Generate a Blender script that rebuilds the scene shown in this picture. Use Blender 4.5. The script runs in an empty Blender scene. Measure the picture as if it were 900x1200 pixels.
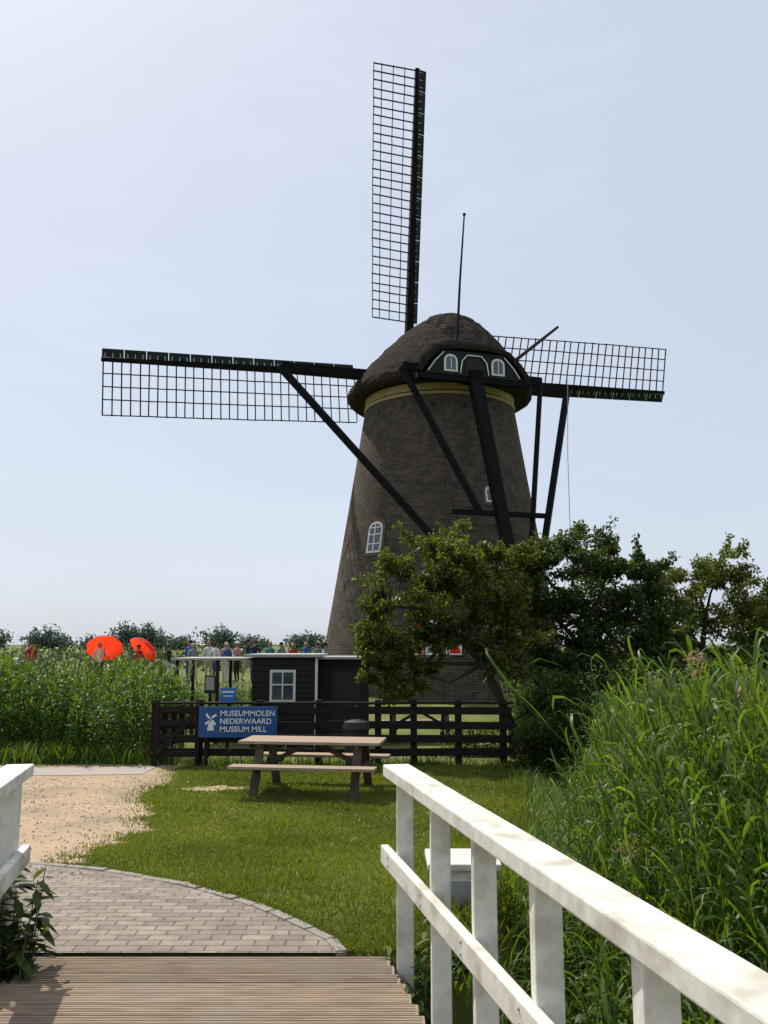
import bpy, bmesh, math, random
import numpy as np
from mathutils import Vector, Matrix, noise
random.seed(7); rng=np.random.default_rng(7)
S=bpy.context.scene
S.view_settings.view_transform='Standard'; S.view_settings.look='None'; S.view_settings.exposure=0
COL=S.collection
# ------------------------------------------------------------ materials
def nt(m): return m.node_tree.nodes, m.node_tree.links
def mat(name, c1, c2=None, scale=6, rough=.8, bump=.2, stretch=(1,1,1), detail=6, coord='Object', spec=.3, metal=0, c3=None, scale3=1.2, bdist=.01):
    m=bpy.data.materials.new(name); m.use_nodes=True; n,l=nt(m)
    b=n['Principled BSDF']; b.inputs['Roughness'].default_value=rough; b.inputs['Specular IOR Level'].default_value=spec
    b.inputs['Metallic'].default_value=metal
    c2=c2 or tuple(x*.7 for x in c1)
    tc=n.new('ShaderNodeTexCoord'); mp=n.new('ShaderNodeMapping'); mp.inputs['Scale'].default_value=stretch
    l.new(tc.outputs[coord],mp.inputs[0])
    no=n.new('ShaderNodeTexNoise'); no.inputs['Scale'].default_value=scale; no.inputs['Detail'].default_value=detail
    no.inputs['Roughness'].default_value=.65
    l.new(mp.outputs[0],no.inputs[0])
    r=n.new('ShaderNodeValToRGB'); r.color_ramp.elements[0].position=.32; r.color_ramp.elements[1].position=.68
    r.color_ramp.elements[0].color=(*c2,1); r.color_ramp.elements[1].color=(*c1,1)
    l.new(no.outputs[0],r.inputs[0]); out=r.outputs[0]
    if c3:
        n3=n.new('ShaderNodeTexNoise'); n3.inputs['Scale'].default_value=scale3; n3.inputs['Detail'].default_value=5
        l.new(tc.outputs[coord],n3.inputs[0])
        r3=n.new('ShaderNodeValToRGB'); r3.color_ramp.elements[0].position=.48; r3.color_ramp.elements[1].position=.68
        l.new(n3.outputs[0],r3.inputs[0])
        mx=n.new('ShaderNodeMixRGB'); l.new(r3.outputs[0],mx.inputs[0]); l.new(out,mx.inputs[1]); mx.inputs[2].default_value=(*c3,1); out=mx.outputs[0]
    l.new(out,b.inputs['Base Color'])
    if bump:
        bp=n.new('ShaderNodeBump'); bp.inputs['Strength'].default_value=bump; bp.inputs['Distance'].default_value=bdist
        l.new(no.outputs[0],bp.inputs['Height']); l.new(bp.outputs[0],b.inputs['Normal'])
    return m
def leafmat(name, dark, light, trans=.45, tcol=None):
    m=bpy.data.materials.new(name); m.use_nodes=True; n,l=nt(m)
    for x in list(n): n.remove(x)
    o=n.new('ShaderNodeOutputMaterial'); at=n.new('ShaderNodeAttribute'); at.attribute_name='rnd'
    r=n.new('ShaderNodeValToRGB'); r.color_ramp.elements[0].color=(*dark,1); r.color_ramp.elements[1].color=(*light,1)
    e=r.color_ramp.elements.new(.97); e.color=(*light,1); r.color_ramp.elements[-1].color=(light[0]*1.6,light[1]*1.15,light[2]*1.2,1)
    l.new(at.outputs['Fac'],r.inputs[0])
    d=n.new('ShaderNodeBsdfPrincipled'); d.inputs['Roughness'].default_value=.45; d.inputs['Specular IOR Level'].default_value=.3
    l.new(r.outputs[0],d.inputs['Base Color'])
    t=n.new('ShaderNodeBsdfTranslucent'); mx=n.new('ShaderNodeMixRGB'); mx.blend_type='MULTIPLY'; mx.inputs[0].default_value=1
    mx.inputs[2].default_value=(*(tcol or (1.7,1.5,.55)),1); l.new(r.outputs[0],mx.inputs[1]); l.new(mx.outputs[0],t.inputs[0])
    ms=n.new('ShaderNodeMixShader'); ms.inputs[0].default_value=trans
    l.new(d.outputs[0],ms.inputs[1]); l.new(t.outputs[0],ms.inputs[2]); l.new(ms.outputs[0],o.inputs[0])
    return m
def brickmat(name,ca,cb,mortar,scale,bw,bh,ms=.02,coord='UV',bump=.5,rough=.9,lo=(.55,.55,.52),hi=(1.25,1.2,1.15),ns=.9,bd=.01):
    m=bpy.data.materials.new(name); m.use_nodes=True; n,l=nt(m); b=n['Principled BSDF']; b.inputs['Roughness'].default_value=rough
    b.inputs['Specular IOR Level'].default_value=.2
    tc=n.new('ShaderNodeTexCoord'); br=n.new('ShaderNodeTexBrick'); br.inputs['Scale'].default_value=scale
    br.inputs['Color1'].default_value=(*ca,1); br.inputs['Color2'].default_value=(*cb,1); br.inputs['Mortar'].default_value=(*mortar,1)
    br.inputs['Brick Width'].default_value=bw; br.inputs['Row Height'].default_value=bh; br.inputs['Mortar Size'].default_value=ms
    br.inputs['Mortar Smooth'].default_value=.3
    wn=n.new('ShaderNodeTexNoise'); wn.inputs['Scale'].default_value=2.5; l.new(tc.outputs[coord],wn.inputs[0])
    wm_=n.new('ShaderNodeVectorMath'); wm_.operation='MULTIPLY_ADD'; l.new(wn.outputs['Color'],wm_.inputs[0]); wm_.inputs[1].default_value=(.035,.035,.035); l.new(tc.outputs[coord],wm_.inputs[2])
    l.new(wm_.outputs[0],br.inputs[0])
    no=n.new('ShaderNodeTexNoise'); no.inputs['Scale'].default_value=ns; no.inputs['Detail'].default_value=9; no.inputs['Roughness'].default_value=.75
    l.new(tc.outputs[coord],no.inputs[0])
    r=n.new('ShaderNodeValToRGB'); r.color_ramp.elements[0].position=.3; r.color_ramp.elements[1].position=.7
    r.color_ramp.elements[0].color=(*lo,1); r.color_ramp.elements[1].color=(*hi,1)
    l.new(no.outputs[0],r.inputs[0])
    mx=n.new('ShaderNodeMixRGB'); mx.blend_type='MULTIPLY'; mx.inputs[0].default_value=1
    l.new(br.outputs[0],mx.inputs[1]); l.new(r.outputs[0],mx.inputs[2]); l.new(mx.outputs[0],b.inputs['Base Color'])
    bp=n.new('ShaderNodeBump'); bp.invert=True; bp.inputs['Strength'].default_value=bump; bp.inputs['Distance'].default_value=bd
    l.new(br.outputs['Fac'],bp.inputs['Height']); l.new(bp.outputs[0],b.inputs['Normal'])
    return m
M_white=mat('white_paint',(.76,.74,.69),(.60,.58,.52),scale=7,rough=.55,bump=.35,stretch=(3,3,3),c3=(.44,.41,.34),scale3=6,bdist=.004,detail=10)
M_deck=mat('deck_wood',(.33,.25,.18),(.17,.125,.09),scale=5,rough=.85,bump=.5,stretch=(.8,9,9),c3=(.25,.205,.16),scale3=2)
M_black=mat('tarred_wood_and_gap_shade',(.016,.015,.015),(.008,.008,.008),scale=10,rough=.6,bump=.3)
M_spar=mat('sail_timber',(.010,.009,.010),(.005,.005,.005),scale=8,rough=.85,spec=.12)
M_lat=mat('sail_lattice',(.025,.020,.018),(.015,.012,.010),scale=8,rough=.85,spec=.15)
M_green=mat('dark_green_paint',(.008,.018,.016),(.005,.012,.011),scale=6,rough=.6,spec=.2)
M_trim=mat('white_trim',(.75,.76,.76),(.6,.6,.6),scale=5,rough=.5,bump=.05)
M_glass=mat('window_glass',(.05,.08,.11),(.03,.04,.06),scale=2,rough=.08,bump=0,spec=.8)
M_cream=mat('cream_band',(.46,.35,.18),(.32,.24,.13),scale=4,rough=.8)
M_brick=brickmat('tower_brick',(.098,.074,.056),(.048,.037,.030),(.150,.130,.108),1,.30,.10,.012,lo=(.45,.45,.44),hi=(1.4,1.35,1.28),ns=1.6,bump=.8,bd=.03)
M_thatch=mat('thatch',(.095,.072,.062),(.024,.019,.017),scale=5.0,rough=1,bump=1.0,stretch=(1,1,2.4),detail=14,c3=(.055,.045,.036),scale3=1.3,bdist=.22,spec=.05)
M_table=mat('weathered_table_wood',(.40,.30,.22),(.25,.18,.13),scale=5,rough=.8,bump=.4,stretch=(1,12,12))
M_tleg=mat('table_leg_wood',(.10,.075,.055),(.06,.045,.035),scale=6,rough=.85)
M_fence=mat('fence_wood',(.024,.019,.017),(.011,.009,.008),scale=7,rough=.85,bump=.3,stretch=(1,8,8),spec=.15)
M_blue=mat('blue_sign_paint',(.012,.075,.24),(.010,.06,.20),scale=3,rough=.35,bump=0)
M_blue2=mat('light_blue_sign',(.02,.16,.45),(.02,.13,.38),scale=3,rough=.35,bump=0)
M_roof=mat('roofing_grey',(.42,.42,.40),(.28,.28,.27),scale=3,rough=.85)
M_bin=mat('bin_plastic',(.02,.024,.022),(.014,.016,.015),scale=3,rough=.5)
M_bark=mat('bark',(.065,.050,.038),(.025,.02,.016),scale=9,rough=.95,bump=.9,stretch=(1,1,.3),bdist=.02)
M_grassblade=leafmat('grass_blades',(.062,.100,.016),(.21,.245,.042),.42,(1.5,1.4,.5))
M_reed=leafmat('reed_leaves',(.026,.070,.014),(.125,.195,.034),.5,(1.8,1.7,.55))
M_reed2=leafmat('reed_leaves_far',(.022,.058,.012),(.085,.145,.026),.5,(1.8,1.7,.5))
M_leaf=leafmat('fruit_tree_leaves',(.020,.045,.010),(.135,.165,.030),.48,(1.8,1.6,.5))
M_leafd=leafmat('dark_leaves',(.015,.038,.010),(.080,.115,.024),.44)
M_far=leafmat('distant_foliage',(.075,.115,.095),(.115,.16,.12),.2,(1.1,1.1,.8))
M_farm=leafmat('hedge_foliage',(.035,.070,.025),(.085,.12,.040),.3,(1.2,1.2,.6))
M_plume=leafmat('reed_plume',(.30,.20,.11),(.55,.42,.27),.3,(1.1,1.0,.8))
M_kerb=mat('kerb_stone',(.30,.27,.235),(.19,.175,.155),scale=20,rough=.9)
M_red=bpy.data.materials.new('red_umbrella_fabric'); M_red.use_nodes=True
n,l=nt(M_red); b=n['Principled BSDF']; b.inputs['Roughness'].default_value=.6
no=n.new('ShaderNodeTexNoise'); no.inputs['Scale'].default_value=4; r=n.new('ShaderNodeValToRGB'); r.color_ramp.elements[0].color=(.75,.02,.015,1); r.color_ramp.elements[1].color=(.9,.05,.02,1)
l.new(no.outputs[0],r.inputs[0]); l.new(r.outputs[0],b.inputs['Base Color'])
t=n.new('ShaderNodeBsdfTranslucent'); t.inputs[0].default_value=(1,.06,.02,1); ms=n.new('ShaderNodeMixShader'); ms.inputs[0].default_value=.6
l.new(b.outputs[0],ms.inputs[1]); l.new(t.outputs[0],ms.inputs[2]); l.new(ms.outputs[0],n['Material Output'].inputs[0])
M_pavers=brickmat('clinker_pavers',(.31,.27,.235),(.205,.18,.16),(.125,.115,.09),1,.175,.088,.005,coord='Object',bump=1,lo=(.62,.6,.55),hi=(1.22,1.2,1.16),ns=4)
M_sand=mat('sandy_gravel',(.45,.335,.225),(.31,.23,.15),scale=14,rough=1,bump=.6,c3=(.25,.20,.13),scale3=1.1,bdist=.02,detail=12)
M_paved=mat('worn_paving',(.40,.36,.32),(.30,.27,.24),scale=6,rough=1,bump=.3)
M_ground=mat('grass_ground',(.12,.145,.028),(.068,.09,.018),scale=3.5,rough=1,bump=.8,c3=(.15,.145,.045),scale3=.8,bdist=.03,detail=12)
# ------------------------------------------------------------ mesh helpers
class MB:
    def __init__(s): s.v=[]; s.f=[]; s.m=[]; s.mats=[]
    def mi(s,m):
        if m not in s.mats: s.mats.append(m)
        return s.mats.index(m)
    def add(s,vs,fs,m,M=None):
        o=len(s.v)
        for v in vs:
            v=Vector(v); s.v.append(tuple(M@v if M else v))
        k=s.mi(m)
        for f in fs: s.f.append([i+o for i in f]); s.m.append(k)
    def box(s,c,d,m,M=None):
        x,y,z=c; a,b,e=d[0]/2,d[1]/2,d[2]/2
        vs=[(x+i*a,y+j*b,z+k*e) for i in(-1,1) for j in(-1,1) for k in(-1,1)]
        s.add(vs,[(0,1,3,2),(4,6,7,5),(0,4,5,1),(2,3,7,6),(0,2,6,4),(1,5,7,3)],m,M)
    def beam(s,p0,p1,w,h,m,w1=None,h1=None,up=(0,0,1),M=None):
        p0=Vector(p0);p1=Vector(p1);d=(p1-p0).normalized();up=Vector(up)
        if abs(d.dot(up))>.98: up=Vector((0,1,0))
        x=d.cross(up).normalized(); y=x.cross(d).normalized()
        w1=w if w1 is None else w1; h1=h if h1 is None else h1
        vs=[]
        for p,ww,hh in((p0,w,h),(p1,w1,h1)):
            for i,j in((-1,-1),(1,-1),(1,1),(-1,1)): vs.append(p+x*i*ww/2+y*j*hh/2)
        s.add(vs,[(3,2,1,0),(4,5,6,7),(0,1,5,4),(1,2,6,5),(2,3,7,6),(3,0,4,7)],m,M)
    def tube(s,pts,rs,m,n=8,M=None,cap=True):
        pts=[Vector(p) for p in pts]; vs=[];fs=[]
        for i,p in enumerate(pts):
            d=(pts[min(i+1,len(pts)-1)]-pts[max(i-1,0)]).normalized()
            up=Vector((0,0,1)) if abs(d.z)<.9 else Vector((0,1,0))
            x=d.cross(up).normalized(); y=x.cross(d)
            for k in range(n):
                a=2*math.pi*k/n; vs.append(p+(x*math.cos(a)+y*math.sin(a))*rs[i])
        for i in range(len(pts)-1):
            for k in range(n):
                fs.append((i*n+k,i*n+(k+1)%n,(i+1)*n+(k+1)%n,(i+1)*n+k))
        if cap: fs.append(tuple(range(n))[::-1]); fs.append(tuple((len(pts)-1)*n+k for k in range(n)))
        s.add(vs,fs,m,M)
    def ell(s,c,r,m,M=None,nu=12,nv=8,cut=None):
        vs=[];fs=[]
        for j in range(nv+1):
            t=math.pi*j/nv
            for i in range(nu):
                a=2*math.pi*i/nu
                vs.append((c[0]+r[0]*math.sin(t)*math.cos(a),c[1]+r[1]*math.sin(t)*math.sin(a),c[2]+r[2]*math.cos(t)))
        for j in range(nv):
            for i in range(nu): fs.append((j*nu+i,(j+1)*nu+i,(j+1)*nu+(i+1)%nu,j*nu+(i+1)%nu))
        s.add(vs,fs,m,M)
    def prism(s,poly,y0,y1,m,M=None):
        n=len(poly); vs=[(x,y0,z) for x,z in poly]+[(x,y1,z) for x,z in poly]
        fs=[tuple(range(n)),tuple(range(n,2*n))[::-1]]+[(i,i+n,(i+1)%n+n,(i+1)%n) for i in range(n)]
        s.add(vs,fs,m,M)
    def obj(s,name,parent=None,smooth=False,bevel=0,uv=None):
        me=bpy.data.meshes.new(name); me.from_pydata(s.v,[],s.f); 
        for m in s.mats: me.materials.append(m)
        me.polygons.foreach_set('material_index',s.m)
        if smooth: me.polygons.foreach_set('use_smooth',[True]*len(s.f))
        me.update(); o=bpy.data.objects.new(name,me); COL.objects.link(o)
        bm=bmesh.new(); bm.from_mesh(me); bmesh.ops.recalc_face_normals(bm,faces=bm.faces); bm.to_mesh(me); bm.free()
        if parent: o.parent=parent
        if bevel:
            b=o.modifiers.new('b','BEVEL'); b.width=bevel; b.segments=2; b.limit_method='ANGLE'
        return o
def empty(name,loc=(0,0,0)):
    e=bpy.data.objects.new(name,None); e.empty_display_size=.2; COL.objects.link(e); return e
def fast(name,V,Q,mats,rnd=None,midx=None,parent=None,smooth=False):
    me=bpy.data.meshes.new(name); V=np.asarray(V,np.float32); Q=np.asarray(Q,np.int32)
    me.vertices.add(len(V)); me.vertices.foreach_set('co',V.ravel())
    me.loops.add(Q.size); me.loops.foreach_set('vertex_index',Q.ravel())
    me.polygons.add(len(Q)); me.polygons.foreach_set('loop_start',np.arange(len(Q),dtype=np.int32)*4)
    for m in mats: me.materials.append(m)
    if midx is not None: me.polygons.foreach_set('material_index',np.asarray(midx,np.int32))
    me.update(calc_edges=True); me.validate()
    if rnd is not None:
        a=me.attributes.new('rnd','FLOAT','FACE'); a.data.foreach_set('value',np.asarray(rnd,np.float32))
    if smooth: me.polygons.foreach_set('use_smooth',np.ones(len(Q),bool))
    o=bpy.data.objects.new(name,me); COL.objects.link(o)
    if parent: o.parent=parent
    return o
def ss(a,b,x):
    t=np.clip((np.asarray(x,float)-a)/(b-a),0,1); return t*t*(3-2*t)
BY=[4.5,4.9,6.3,9,13,17,20]; BX=[.1,.15,.72,1.35,1.95,2.6,3.0]
def hz(x,y):
    x=np.asarray(x,float); y=np.asarray(y,float)
    z=-.35*ss(5.0,10.5,y)
    z=z-.45*ss(15.5,18,y)*(1-ss(25,30,y))
    z=z+.3*ss(1,-2,x)*ss(29,34,y)
    d=x-np.interp(y,BY,BX)
    z=z-.75*ss(0,1.3,d)*(1-ss(9,12,x))*(1-ss(18,24,y))
    nd=(1-ss(4.66,4.86,y))
    z=z*(1-nd)+(-1.1)*nd
    bk=1-ss(-3.8,-3.1,y)
    return z*(1-bk)+.18*bk
def H(x,y): return float(hz(x,y))
# ------------------------------------------------------------ ground
def axis(fine,lim):
    a=list(fine); st=a[-1]-a[-2]; 
    while a[-1]<lim: st*=1.18; a.append(a[-1]+st)
    return a
xf=list(np.arange(-8,8.01,.25)); xp=axis(xf,2500); neg=[-v for v in axis([-v for v in xf][::-1],2500)][::-1]
xs=np.array(sorted(set(np.round(neg+xp,4))))
yf=list(np.arange(-5,18,.12))+list(np.arange(18,50,.5)); yp=axis(yf,3000)
yn=[-5-2**k for k in range(0,10)][::-1]
ys=np.array(yn+yp)
X,Y=np.meshgrid(xs,ys); Z=hz(X,Y); nx=len(xs); ny=len(ys)
V=np.stack([X.ravel(),Y.ravel(),Z.ravel()],1)
i,j=np.meshgrid(np.arange(nx-1),np.arange(ny-1)); a=(j*nx+i).ravel()
fast('ground',V,np.stack([a,a+1,a+nx+1,a+nx],1),[M_ground],smooth=True)
def strip(name,ylist,xl,xr,dz,m,nx=24):
    V=[];Q=[]
    for r,y in enumerate(ylist):
        xx=np.linspace(xl(y),xr(y),nx)
        zz=hz(xx,np.full(nx,y))
        for x,z in zip(xx,zz): V.append((x,y,max(z,-.5)+dz))
    for r in range(len(ylist)-1):
        for k in range(nx-1):
            q=r*nx+k; Q.append((q,q+1,q+nx+1,q+nx))
    return fast(name,V,Q,[m],smooth=True)
PY=[4.89,5.1,5.4,5.75,6.4,6.95,7.4,8.0]; PX=[-.22,-.30,-.52,-.78,-1.4,-2.1,-2.96,-5]
strip('brick_path',np.arange(4.89,8.0,.05),lambda y:-7,lambda y:float(np.interp(y,PY,PX)),.014,M_pavers)
SY=[6.9,7.25,8.2,9,9.5,10.2,11.2,12,13,14.3,15.2,16.5]; SX=[-2.25,-2.4,-2.75,-2.65,-2.5,-2.75,-2.95,-3.2,-3.1,-3.25,-3.6,-4.0]
def sandx(y): return float(np.interp(y,SY,SX))+.30*noise.noise(Vector((1.3,y*.9,0)))+.20*noise.noise(Vector((3.3,y*2.6,0)))+.12*noise.noise(Vector((5.3,y*9,0)))
strip('sand_path',np.arange(6.95,16.5,.03),lambda y:-14,sandx,.006,M_sand,nx=60)
V=[];Q=[]
tt=np.linspace(-14,-3.75,50)
for x in tt:
    yc=14.1-.10*(-4-x)+.02*math.sin(x*2)
    for w in (-.42,0,.42): V.append((x,yc+w,H(x,yc+w)+.012))
for k in range(len(tt)-1):
    for w in (0,1): q=k*3+w; Q.append((q,q+3,q+4,q+1))
fast('paved_path',V,Q,[M_paved])
PATCH=[(-2.35,12.4,.5,.22)]
mb=MB()
for (cx,cy,rx,ry) in PATCH:
    n=40; vs=[(cx,cy,H(cx,cy)+.005)]
    for k in range(n):
        a=2*math.pi*k/n; rr=1+.9*noise.noise(Vector((math.cos(a)*2.5+cx,math.sin(a)*2.5,cy)))
        x=cx+rx*rr*math.cos(a); y=cy+ry*rr*math.sin(a); vs.append((x,y,H(x,y)+.005))
    mb.add(vs,[(0,k+1,(k+1)%n+1) for k in range(n)],M_sand)
mb.obj('bare_earth_patch')
# pebbles and crumbs on the sand path and pavers
V=[];Q=[];rs=np.random.default_rng(90)
for k in range(2600):
    y=rs.uniform(6.6,13.5); x=rs.uniform(-5.2,-2.2)
    if y>7.6 and x>sandx(y)+.1: continue
    s=abs(rs.normal(0,.006))+.003; z=H(x,y)+.008+(.010 if x<np.interp(y,PY,PX) and y<8 else 0); o=len(V); an=rs.uniform(0,6)
    for q in range(4): V.append((x+s*math.cos(an+q*1.57)*rs.uniform(.8,1.3),y+s*math.sin(an+q*1.57),z))
    for q in range(4): V.append((x+.5*s*math.cos(an+q*1.57),y+.5*s*math.sin(an+q*1.57),z+s*.8))
    Q.append((o+4,o+5,o+6,o+7)); Q+=[(o+q,o+(q+1)%4,o+4+(q+1)%4,o+4+q) for q in range(4)]
fast('pebbles',V,Q,[M_kerb])
mb=MB(); pts=[]
for y in np.arange(4.9,7.95,.02): pts.append((float(np.interp(y,PY,PX)),y))
cur=pts[0]
for p in pts[1:]:
    if math.dist(p,cur)>.2:
        dx,dy=p[0]-cur[0],p[1]-cur[1]; L=math.hypot(dx,dy); e=.006/L
        t_=random.uniform(-.004,.004)
        p0=(cur[0]+dx*e+t_,cur[1]+dy*e,H(*cur)-.012); p1=(p[0]-dx*e-t_,p[1]-dy*e,H(*p)-.012)
        mb.beam(p0,p1,.065,.075+random.uniform(-.008,.008),M_kerb); cur=p
mb.obj('path_kerb',bevel=.006)
# ------------------------------------------------------------ lawn blades
N=200000
y=4.92+ (rng.random(N)**1.5)*9.8; x=rng.uniform(-3.6,3.2,N)
# a share of the blades fringe the kerb
nk=7000; ky=rng.uniform(4.92,7.9,nk); y[:nk]=ky+np.abs(rng.normal(0,.03,nk)); x[:nk]=np.interp(ky,PY,PX)+.03+np.abs(rng.normal(0,.03,nk))
d=np.interp(y,BY,BX); keep=(x<d+.35)
py=np.interp(y,PY,PX); keep&=~((y<8)&(x<py+.02))
sxx=np.interp(y,np.linspace(4.5,16.5,1200),np.array([sandx(v) for v in np.linspace(4.5,16.5,1200)]))
keep&=~((y>6.95)&(x<sxx-.35*rng.random(N)**3+.02))
for (cx,cy,rx,ry) in PATCH:
    keep&=~((((x-cx)/rx)**2+((y-cy)/ry)**2<1.1)&(rng.random(N)<.85))
x=x[keep];y=y[keep];N=len(x); z=hz(x,y)
bord=np.clip((x-(np.interp(y,BY,BX)-.35))/.5,0,1)
h=rng.uniform(.016,.042,N)*(1+2.2*bord*rng.random(N))*(1+.8*(np.sin(x*3.1+np.sin(y*2.3)*2)*np.sin(y*2.7)>.55)); w=rng.uniform(.003,.0055,N)*(1+(y-5)*.14)
a=rng.uniform(0,2*math.pi,N); ln=rng.normal(0,.5,(N,2))*h[:,None]
dx=np.cos(a)*w; dy=np.sin(a)*w
V=np.stack([np.stack([x-dx,y-dy,z-.003],1),np.stack([x+dx,y+dy,z-.003],1),
  np.stack([x+dx*.6+ln[:,0]*.5,y+dy*.6+ln[:,1]*.5,z+h*.6],1),np.stack([x+ln[:,0],y+ln[:,1],z+h],1)],1).reshape(-1,3)
Q=np.arange(N*4).reshape(-1,4)
pn=.5+.25*np.sin(x*1.7+np.sin(y*1.1)*2)+.15*np.sin(x*4+y*3)
fast('lawn_grass',V,Q,[M_grassblade],rnd=np.clip(pn*.6+rng.random(N)*.4,0,1))
# ------------------------------------------------------------ reeds
def reed_proto(seed,nl=12,wid=.017,Lf=.5):
    r=np.random.default_rng(seed); V=[];Q=[];R=[]
    bend=r.normal(0,.07,2); n=5
    def stem(t): return np.array([bend[0]*t*t,bend[1]*t*t,t])
    for k in range(n+1):
        t=k/n; c=stem(t); rad=.0038*(1-.6*t)
        for q in range(3):
            an=2*math.pi*q/3; V.append(c+np.array([math.cos(an)*rad,math.sin(an)*rad,0]))
    for k in range(n):
        for q in range(3): Q.append((k*3+q,k*3+(q+1)%3,(k+1)*3+(q+1)%3,(k+1)*3+q)); R.append(.75)
    for i in range(nl):
        t=.15+.83*(i+.5)/nl; an=r.uniform(0,6.28); c=stem(t)
        L=Lf*r.uniform(.6,1.15)*(1-.4*abs(t-.6)); el=r.uniform(.75,1.3) if t<.9 else 1.4; p=c.copy(); o=len(V); seg=5
        side=np.array([-math.sin(an),math.cos(an),0]); tw=r.normal(0,.5); droop=r.uniform(.15,.5); rr=r.random()
        for s in range(seg+1):
            w=wid*(.4+1.1*math.sin(math.pi*min(s/seg*.8+.12,1)))*(1-s/seg)**.6 if s<seg else .0005
            sd=side*math.cos(tw)+np.array([0,0,1])*math.sin(tw)
            V.append(p-sd*w*.5); V.append(p+sd*w*.5)
            p=p+np.array([math.cos(an)*math.cos(el),math.sin(an)*math.cos(el),math.sin(el)])*L/seg; el-=droop*(1+s*.25)
        for s in range(seg): Q.append((o+2*s,o+2*s+1,o+2*s+3,o+2*s+2)); R.append(rr)
    return np.array(V),np.array(Q),np.array(R)
def scatter(name,protos,pos,height,mat_,lean=.12,wind=(0,0),widthscale=1.0,parent=None):
    Vs=[];Qs=[];Rs=[];off=0; n=len(pos)
    for i in range(n):
        V,Q,R=protos[rng.integers(len(protos))]; a=rng.uniform(0,6.28); c,s=math.cos(a),math.sin(a); h=height[i]
        P=V.copy(); xy=P[:,:2]*(widthscale*(.6+.4*h)); P[:,2]*=h
        px=xy[:,0]*c-xy[:,1]*s; py_=xy[:,0]*s+xy[:,1]*c
        lx,ly=rng.normal(0,lean,2); tt=P[:,2]
        P=np.stack([px+tt*(lx+wind[0])*(.4+.3*tt)+pos[i][0],py_+tt*(ly+wind[1])*(.4+.3*tt)+pos[i][1],tt+pos[i][2]],1)
        Vs.append(P);Qs.append(Q+off);off+=len(P); Rs.append(np.clip(R*.6+.4*rng.random()*np.ones(len(R)),0,1))
    return fast(name,np.concatenate(Vs),np.concatenate(Qs),[mat_],rnd=np.concatenate(Rs),parent=parent)
pn_=[reed_proto(k,nl=17,wid=.0115,Lf=.25) for k in range(14)]
pos=[];hh=[];plum=[]
while len(pos)<4300:
    yy=1.6+(rng.random()**1.25)*15.4 ; xx=rng.uniform(.4,9.5)
    b=np.interp(yy,BY,BX) if yy>4.9 else 1.03-.21*yy+.45
    d=xx-b
    if d<(.55 if yy>4.9 else .08): continue
    if xx/yy>.8: continue
    g=H(xx,yy)
    top=-.42+1.10*min(max(d,0),1.62)+rng.normal(0,.11)-.10*max(0,yy-6.0)
    h_=max(top-g,.40); pos.append((xx,yy,g)); hh.append(h_)
    if d>.7 and rng.random()<.03 and yy<11: plum.append((xx,yy,g+h_+.04))
scatter('reed_bed',pn_,pos,hh,M_reed,lean=.12,wind=(-.05,0))
pl_=[reed_proto(k+40,nl=14,wid=.024,Lf=.24) for k in range(8)]
pos=[];hh=[]
while len(pos)<3000:
    yy=rng.uniform(14.9,21); xx=rng.uniform(-13,-3.75)
    if xx>-4.05-.12*(yy-14.9)+(rng.normal(0,.12)): continue
    if yy<15.1+.35*math.sin(xx*1.7): continue
    g=H(xx,yy); top=.84+.16*ss(-4.2,-7,xx)+.12*math.sin(xx*2.1+yy)+.08*math.sin(xx*5)+rng.normal(0,.12)-.25*(1-ss(15,16,yy))
    pos.append((xx,yy,g)); hh.append(max(top-g,.3))
scatter('reed_bed',pl_,pos,hh,M_reed2,lean=.10)
pos=[];hh=[]
while len(pos)<1300:
    if rng.random()<.6: yy=rng.uniform(23.5,28); xx=rng.uniform(-9,-2.3)
    else: yy=rng.uniform(17.5,24); xx=rng.uniform(3.2,9)
    g=H(xx,yy); top=(.28 if xx<0 else .6)+rng.normal(0,.13)
    pos.append((xx,yy,g)); hh.append(top-g)
scatter('reed_bed',pl_,pos,hh,M_reed2,lean=.08)
# ------------------------------------------------------------ leaf clouds / trees
def leafcloud(centers,sig,cnt,size,rs):
    C=[];SH=[]
    for c,s,k in zip(centers,sig,cnt):
        p=rs.normal(0,1,(k,3)); nrm=np.linalg.norm(p,axis=1,keepdims=True); p=p/nrm*np.minimum(nrm,1.9)
        C.append(np.array(c)+p*s); SH.append(np.full(k,rs.uniform(-.18,.18)))
    C=np.concatenate(C); SH=np.concatenate(SH); n=len(C)
    d=rs.normal(0,1,(n,3)); d[:,2]-=.4; d/=np.linalg.norm(d,axis=1,keepdims=True)
    e=np.cross(d,rs.normal(0,1,(n,3))); e/=np.linalg.norm(e,axis=1,keepdims=True)
    L=size*rs.uniform(.6,1.3,n)[:,None]; W=L*.52
    up=np.cross(d,e)*L*.12
    V=np.stack([C,C+d*L*.5+e*W*.5+up,C+d*L,C+d*L*.5-e*W*.5+up],1).reshape(-1,3)
    return V,np.arange(n*4).reshape(-1,4),np.clip(rs.random(n)*.75+.1+SH,0,1)
if plum:
    rs=np.random.default_rng(2); V,Q,R=leafcloud(plum,[np.array([.028,.028,.05])]*len(plum),[80]*len(plum),.03,rs); fast('reed_plumes',V,Q,[M_plume],rnd=R)
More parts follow.
